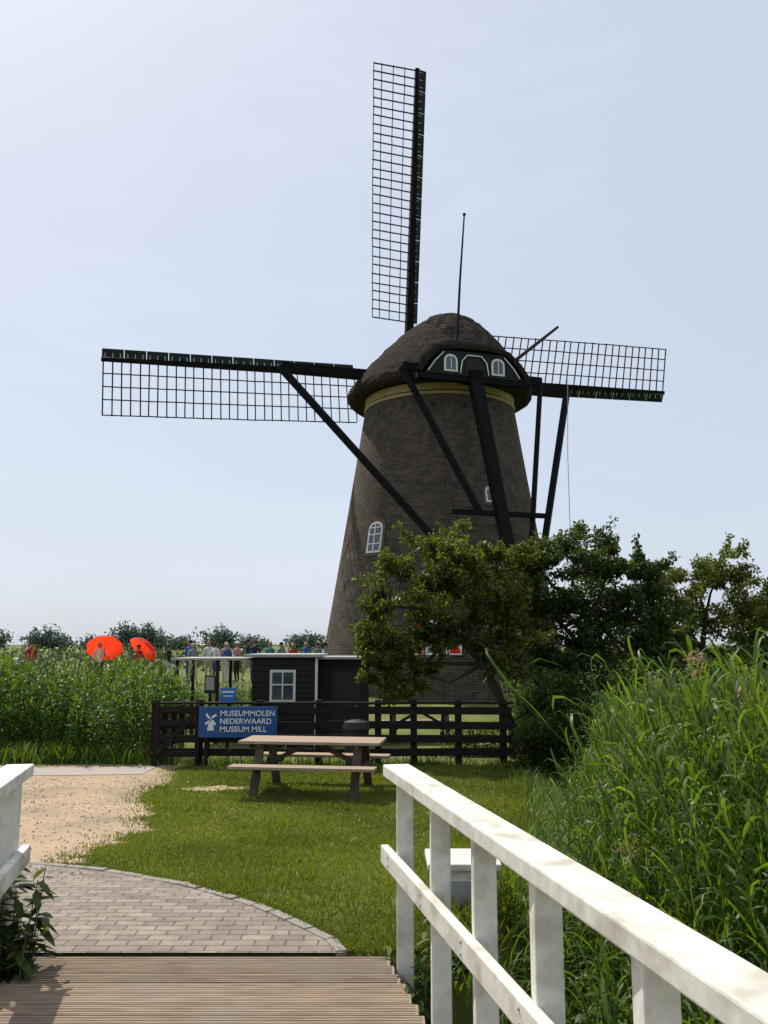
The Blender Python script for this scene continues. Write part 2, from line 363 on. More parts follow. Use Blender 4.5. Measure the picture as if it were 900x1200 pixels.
def tree(name,base,trunk,clumps,mat_,leaf=.09,per=260,seed=1,sub=9,trunk_r=.12):
    rs=np.random.default_rng(seed); e=empty(name)
    mb=MB(); tp=[Vector(base)]+[Vector(t) for t in trunk]
    n=len(tp); mb.tube(tp,[trunk_r*(1-.5*k/(n-1)) for k in range(n)],M_bark,8)
    cs=[];sg=[];ct=[]
    for c in clumps:
        cc=Vector(c[:3]); st=tp[rs.integers(max(1,n-2),n)]
        mid=st.lerp(cc,.5)+Vector(rs.normal(0,.15,3))+Vector((0,0,-.08))
        mb.tube([st,mid,cc],[trunk_r*.42,trunk_r*.26,trunk_r*.1],M_bark,6)
        for k in range(int(sub*c[6])):
            v=rs.normal(0,1,3); v/=np.linalg.norm(v); rr=rs.uniform(.35,1.15)
            p=np.array(c[:3])+v*rr*np.array(c[3:6])
            cs.append(p); s=rs.uniform(.06,.17)*(c[3]+c[5])/1.4; sg.append(np.array([s*1.25,s*1.25,s*.8])); ct.append(int(per*rs.uniform(.35,1.1)))
            pv=Vector(p); m2=cc.lerp(pv,.5)+Vector(rs.normal(0,.06,3))
            mb.tube([cc,m2,pv],[trunk_r*.10,trunk_r*.07,trunk_r*.03],M_bark,4,cap=False)
            if rs.random()<.45:
                v2=v*np.array([1,1,.6])+np.array([0,0,.5]); v2/=np.linalg.norm(v2); L=rs.uniform(.2,.45)*(c[3]+c[5])
                for q in range(4):
                    cs.append(p+v2*L*(q+1)/4); sg.append(np.array([.04,.04,.04])*(c[3]+c[5])); ct.append(int(per*.07)+4)
                mb.tube([pv,pv+Vector(v2)*L],[trunk_r*.04,trunk_r*.015],M_bark,3,cap=False)
    mb.obj('trunk_and_limbs',e,smooth=True)
    V,Q,R=leafcloud(cs,sg,ct,leaf,rs); fast('foliage',V,Q,[mat_],rnd=R,parent=e)
    return e
tree('fruit_tree',(2.35,15.6,-.5),[(2.3,15.6,.2),(2.05,15.55,.75),(1.75,15.5,1.3),(1.4,15.5,2.0)],
 [(.95,15.5,3.35,.55,.6,.45,1.3),(1.5,15.5,3.3,.6,.7,.55,1.4),(2.1,15.7,3.2,.5,.6,.45,1.2),(.35,15.4,2.8,.6,.6,.45,1.3),(-.10,15.4,2.35,.38,.5,.42,1.2),(1.1,15.3,2.5,.7,.7,.5,1.5),(-.25,15.4,1.8,.3,.4,.35,.8),
  (1.9,15.4,2.4,.6,.6,.5,1.5),(.15,15.3,1.6,.45,.5,.45,1.3),(.7,15.4,1.75,.5,.5,.45,1.3),(1.35,15.6,1.75,.5,.5,.5,1.0),(.15,15.5,1.0,.38,.4,.3,1.1),(.75,15.5,1.1,.35,.4,.25,.7),(2.3,15.5,1.9,.5,.5,.5,1.3),(2.2,15.3,1.3,.4,.4,.35,.8),(-.22,15.5,1.3,.25,.3,.3,.6)],
 M_leaf,leaf=.085,per=205,seed=3,sub=11,trunk_r=.11)
tree('fruit_tree',(3.6,17,-1.1),[(3.6,17,0),(3.7,17,.8),(3.9,17,1.6),(4.1,17,2.3)],
 [(3.0,17,3.3,.55,.6,.45,1.2),(3.8,17,3.55,.65,.7,.5,1.3),(4.5,17,3.3,.6,.7,.5,1.2),(5.1,17,3.0,.5,.6,.45,1.1),(3.3,17,2.5,.65,.7,.55,1.4),(4.2,17,2.5,.8,.8,.6,1.6),(5.1,17,2.3,.65,.6,.55,1.3),(5.6,17,1.8,.5,.6,.5,1.1),
  (3.0,16.8,1.8,.5,.5,.5,1.2),(3.9,16.8,1.6,.7,.7,.5,1.3),(4.8,16.9,1.5,.7,.7,.5,1.3),(3.1,16.5,1.0,.5,.5,.45,1.0),(4.1,16.5,.8,.8,.6,.5,1.3),(5.2,16.9,.9,.7,.6,.5,1.2),(2.6,17,2.7,.5,.5,.5,1.0)],
 M_leafd,leaf=.09,per=220,seed=5,sub=12,trunk_r=.13)
tree('fruit_tree',(8.0,22,-1.0),[(8,22,.3),(8.1,22,1.5),(8.2,22,2.2)],
 [(7.1,22,2.7,.7,.7,.6,1.3),(7.9,22,3.3,.7,.7,.5,1.3),(8.7,22,3.6,.6,.7,.5,1.2),(9.3,22,2.9,.7,.7,.6,1.2),(8.2,22,2.3,.9,.8,.6,1.6),(7.0,22,1.7,.8,.8,.6,1.4),(9.1,22,1.8,.8,.8,.6,1.3),(6.3,22,2.2,.6,.6,.5,1.2),(6.2,22,1.3,.7,.7,.5,1.1),(10,22,2.3,.6,.6,.6,1.0),(9.9,22,1.4,.7,.7,.6,1.0),(7.5,22,.8,.9,.8,.6,1.2),(9,22,.8,.9,.8,.6,1.2),(6.2,21.5,.4,.8,.8,.6,1.2)],
 M_leaf,leaf=.10,per=190,seed=9,sub=12,trunk_r=.12)
tree('fruit_tree',(12.2,27,-.8),[(12.2,27,.5),(12.3,27,1.8)],
 [(11.6,27,2.4,.9,.9,.7,1.2),(12.6,27,2.9,.9,.9,.6,1.2),(13.6,27,2.2,.9,.9,.7,1.2),(12.4,27,1.6,1.1,1,.7,1.2),(14.2,27,1.5,.9,.9,.7,1.0)],
 M_leafd,leaf=.12,per=170,seed=11,sub=11,trunk_r=.13)
def bush(name,center,rad,n,leaf,mat_,seed,subs=24):
    rs=np.random.default_rng(seed); e=empty(name); cs=[];sg=[];ct=[]; mb=MB(); b0=Vector((center[0],center[1],H(center[0],center[1])-.05))
    for k in range(subs):
        v=rs.normal(0,1,3); v/=np.linalg.norm(v); p=np.array(center)+v*rs.uniform(.3,1.15)*np.array(rad)
        cs.append(p); sg.append(np.array(rad)*.22); ct.append(n//subs)
        if k%3==0: mb.tube([b0,b0.lerp(Vector(p),.5)+Vector((0,0,.05)),Vector(p)],[.015,.01,.004],M_bark,4)
    mb.obj('branches',e); V,Q,R=leafcloud(cs,sg,ct,leaf,rs); fast('foliage',V,Q,[mat_],rnd=R,parent=e)
bush('shrub',(2.5,14.1,.0),(.5,.4,.5),5200,.07,M_leafd,21)
bush('shrub',(3.4,14.0,.1),(.8,.5,.7),6500,.08,M_leafd,22)
bush('shrub',(2.9,15.4,.7),(.6,.5,.6),5200,.08,M_leafd,23)
bush('shrub',(4.6,15.2,.4),(.9,.6,.8),7000,.08,M_leafd,24)
bush('shrub',(1.5,17.0,-.35),(.9,.3,.4),3600,.07,M_leaf,25)
# far vegetation
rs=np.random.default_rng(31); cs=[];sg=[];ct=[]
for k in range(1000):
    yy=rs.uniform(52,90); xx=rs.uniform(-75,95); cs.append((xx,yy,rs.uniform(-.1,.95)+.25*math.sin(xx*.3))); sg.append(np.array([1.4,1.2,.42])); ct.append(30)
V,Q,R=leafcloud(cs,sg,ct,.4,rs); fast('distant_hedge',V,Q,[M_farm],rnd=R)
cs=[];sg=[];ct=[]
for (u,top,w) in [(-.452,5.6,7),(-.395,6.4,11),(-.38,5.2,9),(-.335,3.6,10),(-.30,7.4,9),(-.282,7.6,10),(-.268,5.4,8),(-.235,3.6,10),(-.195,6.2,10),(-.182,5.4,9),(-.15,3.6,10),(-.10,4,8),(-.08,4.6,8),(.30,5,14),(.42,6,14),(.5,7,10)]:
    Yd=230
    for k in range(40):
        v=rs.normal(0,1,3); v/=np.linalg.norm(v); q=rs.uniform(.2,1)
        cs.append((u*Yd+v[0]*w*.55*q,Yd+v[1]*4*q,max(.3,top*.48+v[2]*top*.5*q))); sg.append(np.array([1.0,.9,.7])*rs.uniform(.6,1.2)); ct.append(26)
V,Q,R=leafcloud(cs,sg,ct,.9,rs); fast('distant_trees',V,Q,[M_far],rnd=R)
# ------------------------------------------------------------ bridge
br=empty('wooden_footbridge')
mb=MB(); yy=4.87
while yy>-3.2:
    s=4.9-(yy-.06); z=0
    mb.box((-.975+.21*s,yy-.06,z-.02+random.uniform(-.002,.002)),(1.97+random.uniform(-.014,.014),.116,.04),M_deck)
    for g in(-.04,-.013,.014,.041): mb.box((-.975+.21*s,yy-.06+g,z+.0012),(1.94,.016,.0045),M_deck)
    yy-=.122
mb.obj('deck_planks',br,bevel=.002)
mb=MB()
for off in(-1.75,-.98,-.2):
    mb.beam((off,4.85,-.14),(off+.21*8,-3.15,-.14),.12,.18,M_tleg)
mb.box((-.98,4.86,-.42),(2.5,.05,.70),M_tleg)
mb.obj('girders',br)
def railing(name,x0,inner):
    e=empty(name)
    P=lambda s,x,z:(x0+x+.21*s,4.9-s,z)
    mb=MB(); mb.beam(P(-.04,0,.955),P(7.6,0,.955),.15,.065,M_white); mb.obj('handrail',e,bevel=.008)
    mb=MB(); mb.beam(P(-.02,inner*.068,.515),P(7.6,inner*.068,.515),.045,.095,M_white); mb.obj('lower_rail',e,bevel=.006)
    mb=MB()
    for s in(.17,.85,1.46,2.06,2.72,3.4,4.1,4.8,5.5,6.2,6.9,7.5):
        p=P(s,0,0); z0=-.4; mb.box((p[0],p[1],(z0+.921)/2),(.088,.10,.921-z0),M_white)
    mb.obj('posts',e,bevel=.006)
    mb=MB()
    for s in(.17,.85,1.46,2.06,2.72,3.4,4.1):
        for dz in(-.022,.022): p=P(s,inner*.093,.515+dz); mb.ell(p,(.004,.007,.007),M_roof,None,8,6)
    mb.obj('bolts',e)
railing('white_railing',.075,-1)
railing('white_railing',-2.03,1)
e=empty('utility_cabinet'); mb=MB()
mb.box((.50,5.75,-.02),(.40,.36,.56),M_white); mb.obj('body',e,bevel=.01)
mb=MB(); mb.box((.50,5.75,.285),(.46,.42,.045),M_white); mb.obj('lid',e,bevel=.01)
mb=MB(); mb.box((.50,5.565,.0),(.33,.012,.40),M_roof); mb.box((.62,5.555,.02),(.02,.02,.06),M_bin); mb.obj('door',e)
# ------------------------------------------------------------ picnic tables
def picnic(x,y,rot,L=1.95,zs=1.0):
    e=empty('picnic_table'); g=H(x,y); M=Matrix.Translation((x,y,g))@Matrix.Rotation(rot,4,'Z')@Matrix.Diagonal((1,1,zs,1))
    mb=MB()
    for k in range(5): mb.box((random.uniform(-.006,.006),-.30+k*.15,.755),(L,.138,.042),M_table,M)
    mb.obj('table_top',e,bevel=.004)
    mb=MB()
    for s in(-1,1):
        for q in(0,1): mb.box((0,s*(.60+q*.135),.445),(L,.125,.042),M_table,M)
    mb.obj('benches',e,bevel=.004)
    mb=MB()
    for sx_ in(-1,1):
        X0=sx_*(L/2-.3)
        mb.box((X0,0,.70),(.045,.72,.065),M_tleg,M); mb.box((X0+.046,0,.385),(.045,1.5,.075),M_tleg,M)
        for s in(-1,1): mb.beam((X0,s*.27,.72),(X0,s*.62,-.02),.05,.11,M_tleg,up=(1,0,0),M=M)
    mb.beam((-L/2+.3,0,.38),(-.05,0,.72),.045,.07,M_tleg,M=M); mb.beam((L/2-.3,0,.38),(.05,0,.72),.045,.07,M_tleg,M=M)
    mb.obj('frame_legs',e,bevel=.003)
picnic(-.98,12.2,math.radians(-8),1.95,.90)
picnic(.9,22.5,math.radians(4))
# ------------------------------------------------------------ fence
e=empty('wooden_fence'); mb=MB(); fy=14.75
px_=[-3.85,-3.1,-2.1,-1.1,-.1,.5,1.25,2.0]
for x in px_: g=H(x,fy); mb.box((x,fy,g+.5),(.11,.11,1.14),M_fence); 
mb.obj('posts',e,bevel=.006)
mb=MB()
for a_,b_ in [(-3.85,-1.1),(-1.1,2.15)]:
    for zz in(.22,.44,.66,.9):
        t_=random.uniform(-.015,.015); mb.beam((a_+.005,fy-.072,-.35+zz+t_),(b_-.005,fy-.072,-.35+zz-t_),.03,.125,M_fence)
mb.box((-.87,fy-.02,.67),(6.1,.15,.035),M_fence)
for zz in(.22,.44,.66,.9): mb.beam((-3.87,fy,-.35+zz),(-4.1,17.6,-.35+zz-.2),.03,.125,M_fence)
for y_ in(15.7,16.7,17.6): mb.box((-3.93-.07*(y_-15.7),y_,-.1),(.1,.1,1.1),M_fence)
mb.obj('rails',e,bevel=.004)
e=empty('wooden_gate'); mb=MB()
for zz in(.2,.45,.7,.92): mb.box((-3.45,fy-.13,-.35+zz),(.72,.03,.09),M_fence)
mb.beam((-3.78,fy-.16,-.15),(-3.12,fy-.16,.55),.03,.08,M_fence); mb.box((-3.79,fy-.13,.15),(.07,.06,1.0),M_fence); mb.box((-3.11,fy-.13,.15),(.07,.06,1.0),M_fence)
mb.obj('gate_bars',e)
# ------------------------------------------------------------ signs
def textmesh(txt,size,loc,parent,m,name='lettering'):
    c=bpy.data.curves.new(name,'FONT'); c.body=txt; c.size=size; c.extrude=.002; c.space_line=1.02; c.offset=.0012
    o=bpy.data.objects.new('tmp',c); COL.objects.link(o); bpy.context.view_layer.update()
    me=bpy.data.meshes.new_from_object(o.evaluated_get(bpy.context.evaluated_depsgraph_get())); bpy.data.objects.remove(o)
    t=bpy.data.objects.new(name,me); me.materials.clear(); me.materials.append(m); COL.objects.link(t)
    t.rotation_euler=(math.radians(90),0,0); t.location=loc; t.parent=parent; return t
e=empty('museum_sign'); sy=14.52
mb=MB(); mb.box((-2.42,sy,.375),(1.30,.03,.50),M_blue); mb.obj('board',e,bevel=.004)
mb=MB(); mb.box((-2.95,sy+.06,.1),(.06,.06,1.0),M_fence); mb.box((-1.9,sy+.06,.1),(.06,.06,1.0),M_fence); mb.obj('posts',e)
textmesh('MUSEUMMOLEN\nNEDERWAARD\nMUSEUM MILL',.125,(-2.72,sy-.02,.475),e,M_trim)
mb=MB(); c0=Vector((-2.87,sy-.022,.42))
for k in range(4):
    a=math.radians(35+90*k); d=Vector((math.cos(a),0,math.sin(a))); mb.beam(c0,c0+d*.12,.012,.006,M_trim,up=(0,1,0)); 
    q=Vector((-d.z,0,d.x)); mb.add([c0+d*.03,c0+d*.115,c0+d*.115+q*.03,c0+d*.03+q*.03],[(0,1,2,3)],M_trim)
mb.prism([(-2.93,.24),(-2.81,.24),(-2.845,.39),(-2.895,.39)],sy-.018,sy-.022,M_trim)
mb.obj('mill_emblem',e)
e=empty('information_sign'); mb=MB(); mb.box((-2.68,15.0,.78),(.27,.02,.26),M_blue2); mb.box((-2.68,14.986,.84),(.2,.006,.03),M_trim); mb.box((-2.68,14.986,.77),(.16,.006,.02),M_trim); mb.obj('board',e)
mb=MB(); mb.box((-2.68,15.04,.2),(.05,.05,1.2),M_fence); mb.obj('post',e)
e=empty('notice_board'); mb=MB(); mb.box((-3.5,17.5,.85),(.22,.03,.36),M_bin); mb.box((-3.5,17.48,.87),(.17,.01,.26),M_paved); mb.obj('board',e); mb=MB(); mb.box((-3.5,17.53,0),(.05,.05,1.6),M_fence); mb.obj('post',e)
e=empty('waste_bin'); mb=MB(); g=H(-.45,14.2)
mb.tube([(-.45,14.2,g),(-.45,14.2,g+.62)],[.17,.20],M_bin,20); mb.obj('body',e,bevel=.005)
mb=MB(); mb.tube([(-.45,14.2,g+.63),(-.45,14.2,g+.66),(-.45,14.2,g+.76),(-.45,14.2,g+.79)],[.22,.22,.20,.08],M_bin,20); mb.obj('lid',e)
# ------------------------------------------------------------ shed
e=empty('garden_shed'); mb=MB(); z0=H(-2.4,21)-.02
mb.box((-2.42,22.2,(z0+1.33)/2),(1.55,2.4,1.33-z0),M_black)
for k in range(16): mb.box((-2.42,20.985,z0+.07+k*.13),(1.53,.03,.115),M_black)
mb.box((-1.02,22.5,(z0+1.28)/2),(1.2,1.8,1.28-z0),M_black)
mb.obj('walls',e,bevel=.004)
mb=MB(); mb.box((-2.45,22.2,1.375),(1.85,2.8,.07),M_roof); mb.box((-.95,22.4,1.315),(1.35,2.2,.06),M_roof); mb.obj('roof',e,bevel=.005)
mb=MB(); wx=-2.44; wz=.66
mb.box((wx,20.95,wz),(.62,.04,.76),M_trim); mb.box((wx,20.925,wz),(.50,.02,.64),M_glass); mb.box((wx,20.91,wz),(.03,.02,.64),M_trim); mb.box((wx,20.908,wz+.03),(.50,.02,.03),M_trim)
mb.box((-1.63,20.95,.27),(.06,.06,2.1),M_trim); mb.obj('window_and_trim',e)
mb=MB(); mb.box((-.95,21.58,.1),(.7,.04,1.8),M_bin); mb.box((-.68,21.55,.1),(.03,.03,.1),M_trim); mb.box((-.40,21.55,.25),(.05,.05,2.0),M_black); mb.obj('door',e)
mb=MB(); mb.box((-4.25,22.3,1.29),(1.95,2.2,.05),M_roof)
for x_ in(-5.1,-4.1):
    for y_ in(21.4,23.2): mb.box((x_,y_,.25),(.07,.07,2.05),M_black)
mb.obj('canopy',e)
# ------------------------------------------------------------ windmill
A=math.radians(17); CA,SA=math.cos(A),math.sin(A); CX,CY=2.4,36.0
wm=empty('windmill')
def LP(s,r,z): return Vector((CX+s*CA+r*SA, CY+s*SA-r*CA, z))
def rad(z): return 5.22+( -.176*(z+.5)+.0009*(z+.5)**2)
me=bpy.data.meshes.new('tower'); bm=bmesh.new(); uvl=bm.loops.layers.uv.new('UVMap'); nseg=96; zs=list(np.linspace(-.6,11.7,40)); rows=[]
for z in zs: rows.append([bm.verts.new((CX+rad(z)*math.sin(2*math.pi*k/nseg),CY-rad(z)*math.cos(2*math.pi*k/nseg),z)) for k in range(nseg)])
for i in range(len(zs)-1):
    for k in range(nseg):
        f=bm.faces.new((rows[i][k],rows[i][(k+1)%nseg],rows[i+1][(k+1)%nseg],rows[i+1][k])); f.smooth=True
        for lp,(kk,ii) in zip(f.loops,((k,i),(k+1,i),(k+1,i+1),(k,i+1))): lp[uvl].uv=(2*math.pi*kk/nseg*4.2,zs[ii])
bm.to_mesh(me); bm.free(); me.materials.append(M_brick); o=bpy.data.objects.new('tower',me); COL.objects.link(o); o.parent=wm
mb=MB()
def ring(r0,z0,r1,z1,m,rin=2.5):
    n=72; vs=[];fs=[]
    for r,z in((rin,z0),(r0,z0),(r1,z1),(rin,z1)):
        for k in range(n): a=2*math.pi*k/n; vs.append((CX+r*math.sin(a),CY-r*math.cos(a),z))
    for j in range(3):
        for k in range(n): fs.append((j*n+k,j*n+(k+1)%n,(j+1)*n+(k+1)%n,(j+1)*n+k))
    mb.add(vs,fs,m)
ring(3.20,11.62,3.24,12.0,M_cream); ring(3.27,11.5,3.27,11.62,M_cream); ring(3.1,12.0,3.1,12.35,M_black)  # black ring paints in the shaded gap below the cap
mb.obj('cream_band',wm,smooth=False)
def wallM(phi,z):
    r=rad(z); p=Vector((CX+r*math.sin(phi),CY-r*math.cos(phi),z))
    y=Vector((math.sin(phi),-math.cos(phi),.172)).normalized(); x=Vector((math.cos(phi),math.sin(phi),0)); zz=x.cross(y); 
    if zz.z<0: zz=-zz
    m=Matrix((x,y,zz)).transposed().to_4x4(); m.translation=p; return m
def arch(w,h,n=8):
    p=[(-w/2,-h/2),(w/2,-h/2)]; hh=h/2-w*.42
    for k in range(n+1): a=math.pi*k/n; p.append((w/2*math.cos(a),hh+w*.42*math.sin(a)))
    return p
M_brick_s=mat('window_surround',(.15,.115,.085),(.08,.06,.048),scale=8,rough=.9)
mb=MB()
def awin(M,w,h,mun=True):
    mb.prism(arch(w+.22,h+.22),-.2,.03,M_brick_s,M); mb.prism(arch(w,h),-.1,.055,M_trim,M); mb.prism(arch(w-.16,h-.16),-.1,.066,M_glass,M)
    if mun:
        mb.box((0,.07,0),(.045,.03,h-.1),M_trim,M)
        for q in(-.22,.08,.3): mb.box((0,.068,q*h),(w-.1,.03,.04),M_trim,M)
awin(wallM(math.radians(-41),5.75),.72,1.25); awin(wallM(math.radians(25),7.35),.34,.62,False)
Mw=wallM(math.radians(-6),1.9); awin(Mw,.8,1.3)
for s in(-1,1):
    mb.box((s*.68,.05,-.05),(.46,.05,1.2),M_trim,Mw)
    mb.add([(s*.46,.08,.5),(s*.9,.08,.5),(s*.68,.08,-.05)],[(0,1,2)],M_red,Mw); mb.add([(s*.46,.08,-.6),(s*.9,.08,-.6),(s*.68,.08,-.05)],[(0,1,2)],M_red,Mw)
for ph in(-30,-8,14,38,-52): 
    mb.box((0,.0,0),(.16,.03,.16),M_black,wallM(math.radians(ph),11.05))  # flat black blocks stand in for the shade inside putlog holes
mb.obj('windows',wm)
me=bpy.data.meshes.new('thatched_cap'); bm=bmesh.new()
pz=[11.95,12.08,12.35,12.9,13.5,14.15,14.8,15.4,15.82,16.02,16.10]; pr=[3.78,3.98,3.98,3.68,3.24,2.72,2.14,1.50,.92,.44,.06]
tz=np.linspace(0,1,60); zz_=np.interp(tz,np.linspace(0,1,len(pz)),pz); rr_=np.interp(tz,np.linspace(0,1,len(pz)),pr)
for _ in range(2): rr_[3:-1]=(rr_[2:-2]+rr_[3:-1]*2+rr_[4:])/4
nseg=150; rows=[[bm.verts.new(LP(3.05*math.sin(2*math.pi*k/nseg),3.05*math.cos(2*math.pi*k/nseg),12.12)) for k in range(nseg)]]
for r,z in zip(rr_,zz_):
    row=[]
    for k in range(nseg):
        a=2*math.pi*k/nseg; s=math.sin(a); c=math.cos(a)
        f=1.0-.05*max(0,c)+.10*max(0,-c); t=(z-12)/4.2
        q=noise.fractal(Vector((s*r*2.6,c*r*2.6,z*3.5)),.8,2.0,5)*.055
        row.append(bm.verts.new(LP((r+q)*s+.55*t, (r+q)*c*f+.05*t, z+(.10*max(0,c)**2 if z<12.5 else 0)+q*.4)))
    rows.append(row)
for j in range(len(rows)-1):
    for k in range(nseg): f=bm.faces.new((rows[j][k],rows[j][(k+1)%nseg],rows[j+1][(k+1)%nseg],rows[j+1][k])); f.smooth=True
bm.faces.new(rows[-1]); bmesh.ops.recalc_face_normals(bm,faces=bm.faces); bm.to_mesh(me); bm.free(); me.materials.append(M_thatch)
o=bpy.data.objects.new('thatched_cap',me); COL.objects.link(o); o.parent=wm
MC=Matrix(((CA,SA,0,CX),(SA,-CA,0,CY),(0,0,1,0),(0,0,0,1)))
mb=MB()
mb.prism([(-2.1,11.95),(2.1,11.95),(1.75,12.5),(1.3,13.0),(-1.3,13.0),(-1.75,12.5)],2.2,3.92,M_green,MC)
mb.obj('tail_face',wm)
mb=MB()
hp=[(-2.35,12.1),(-1.95,12.65),(-1.45,13.1),(-.7,13.2),(.7,13.2),(1.45,13.1),(1.95,12.65),(2.35,12.1)]
up=[(-2.1,12.5),(-1.9,13.3),(-1.5,13.95),(-.7,14.3),(.7,14.3),(1.5,13.95),(1.9,13.3),(2.1,12.5)]
vs=[];n=8
for s,z in hp: vs.append((s,4.1,z))
for s,z in hp: vs.append((s*.95,3.95,z-.10))
for s,z in up: vs.append((s,2.0,z+.05))
fs=[(k,k+1,n+k+1,n+k) for k in range(n-1)]+[(2*n+k,2*n+k+1,k+1,k) for k in range(n-1)]
mb.add(vs,fs,M_thatch,MC); mb.obj('thatch_hood',wm,smooth=True)
mb=MB()
for s in(-1.0,1.0):
    M=MC@Matrix.Translation((s,3.93,12.48)); mb.prism(arch(.56,.70),0,.04,M_trim,M); mb.prism(arch(.40,.54),0,.052,M_glass,M); mb.box((0,.06,0),(.035,.02,.55),M_trim,M)
def trimline(pts,w=.04):
    for a_,b_ in zip(pts[:-1],pts[1:]): mb.beam(MC@Vector((a_[0],3.955,a_[1])),MC@Vector((b_[0],3.955,b_[1])),w,.03,M_trim,up=tuple(MC.to_3x3()@Vector((0,1,0))))
trimline([(-1.95,12.08),(-1.66,12.5),(-1.28,12.9)]); trimline([(1.95,12.08),(1.66,12.5),(1.28,12.9)])
trimline([(-.6,12.1),(-.52,12.6),(-.3,12.85),(.3,12.85),(.52,12.6),(.6,12.1)])
mb.prism([(-.4,12.1),(.4,12.1),(.34,12.6),(.2,12.74),(-.2,12.74),(-.34,12.6)],3.93,3.95,M_black,MC)
mb.box((0,4.0,12.02),(4.1,.1,.09),M_green,MC)
mb.obj('tail_windows',wm)
mb=MB()
tb=LP(0,7.9,1.75)
mb.beam(LP(0,2.2,12.3),LP(0,4.2,11.95),.5,.5,M_spar)
mb.beam(LP(0,3.9,12.05),tb,.50,.40,M_spar,.34,.3)
LB0=LP(-7.05,.35,12.85); LB1=LP(6.05,.35,12.9); mb.beam(LB0,LB1,.38,.40,M_spar)
SB0=LP(-2.7,3.0,12.45);SB1=LP(3.35,3.0,12.35); mb.beam(SB0,SB1,.36,.36,M_spar)
mb.beam(LP(-2.4,3.9,11.85),LP(2.4,3.9,11.85),.28,.22,M_spar)
for a_,b_ in((LB0,LP(-.2,7.8,2.0)),(LB1,LP(.2,7.8,2.0))): mb.beam(a_,b_,.26,.28,M_spar,.2,.2)
mb.beam(SB0,LP(-.8,6.0,6.35),.2,.22,M_spar); mb.beam(SB1,LP(.9,6.6,5.0),.18,.2,M_spar)
mb.beam(LP(-1.9,6.15,6.25),LP(1.9,6.15,6.25),.16,.18,M_spar)
mb.beam(LP(-.9,7.9,1.7),LP(.9,7.9,1.7),.16,.16,M_spar)
cw=LP(0,8.1,1.6)
for k in range(8):
    a=math.pi*k/8; d=Vector((CA,SA,0))*math.cos(a)+Vector((0,0,1))*math.sin(a); mb.beam(cw-d*.85,cw+d*.85,.06,.06,M_spar)
mb.obj('tail_beams',wm,bevel=.02)
mb=MB(); mb.tube([(5.4,35.2,13.5),(7.6,35.6,15.35)],[.085,.06],M_bark,8); mb.obj('brake_lever',wm)
mb=MB(); mb.tube([(7.9,35.4,12.9),(7.75,35.2,9.5),(7.7,35,6.2)],[.014,.014,.014],M_roof,5); mb.obj('brake_rope',wm)
mb=MB(); mb.tube([(2.92,33.0,13.2),(3.1,33.0,16.3),(3.32,33.0,19.2)],[.06,.045,.03],M_lat,8); mb.ell((3.32,33,19.22),(.07,.07,.07),M_lat); mb.obj('lightning_rod',wm)
# sails
T=math.radians(12); RO=math.radians(1.9)
E1_=Vector((CA,SA,0)); NN=Vector((-SA*math.cos(T),CA*math.cos(T),math.sin(T))); E2_=Vector((SA*math.sin(T),-CA*math.sin(T),math.cos(T)))
E1=E1_*math.cos(RO)+E2_*math.sin(RO); E2=E2_*math.cos(RO)-E1_*math.sin(RO)
HUB=Vector((CX-4.1*SA,CY+4.1*CA,14.5))
mb=MB(); mb.beam(HUB-NN*4.0,HUB+NN*.9,.6,.6,M_spar); mb.obj('windshaft',wm)
def sail(name,dirv,lat,R,noff,w=2.35):
    O=HUB+NN*noff
    mb=MB(); mb.beam(O-dirv*.3,O+dirv*R,.40,.38,M_spar,.18,.18,up=tuple(NN)); mb.obj(name+'_stock',wm)
    mb=MB(); n=30; s0=2.6
    def pt(s,u):
        tw=math.radians(20*(1-(s/R))+2); 
        return O+dirv*s+(lat*math.cos(tw)-NN*math.sin(tw))*u
    for k in range(n):
        s=s0+(R-.08-s0)*k/(n-1)+random.uniform(-.02,.02); mb.beam(pt(s,-.12),pt(s+random.uniform(-.02,.02),w*random.uniform(.98,1.01)),.05,.045,M_lat)
    for u in(.62,1.2,1.78,w-.03):
        for k in range(10):
            a_=s0+(R-.05-s0)*k/10; b_=s0+(R-.05-s0)*(k+1)/10; mb.beam(pt(a_,u+random.uniform(-.012,.012)),pt(b_,u),.04,.045,M_lat)
    mb.obj(name+'_lattice',wm)
    mb=MB()
    for k in range(12):
        a_=s0+(R-s0)*k/12; b_=s0+(R-s0)*(k+1)/12-.03
        v=[pt(a_,-.08),pt(b_,-.08),pt(b_,-.5)+NN*.12,pt(a_,-.5)+NN*.12]
        v2=[q-NN*.04 for q in v]
        mb.add(v+v2,[(0,1,2,3),(7,6,5,4),(0,4,5,1),(2,6,7,3),(1,5,6,2),(0,3,7,4)],M_green)
        for q in(.15,.5,.85):
            s=a_+(b_-a_)*q; mb.beam(pt(s,-.08)-NN*.05,pt(s,-.30)+NN*.0,.04,.03,M_roof)
        mb.beam(pt(a_,-.09)-NN*.08,pt(b_,-.09)-NN*.08,.03,.03,M_roof)
    mb.obj(name+'_windboards',wm)
sail('upper_sail',E2,-E1,14.6,.15,2.2); sail('lower_sail',-E2,E1,13.6,.15)
sail('left_sail',-E1,-E2,14.2,.6,2.5); sail('right_sail',E1,E2,14.75,.6)
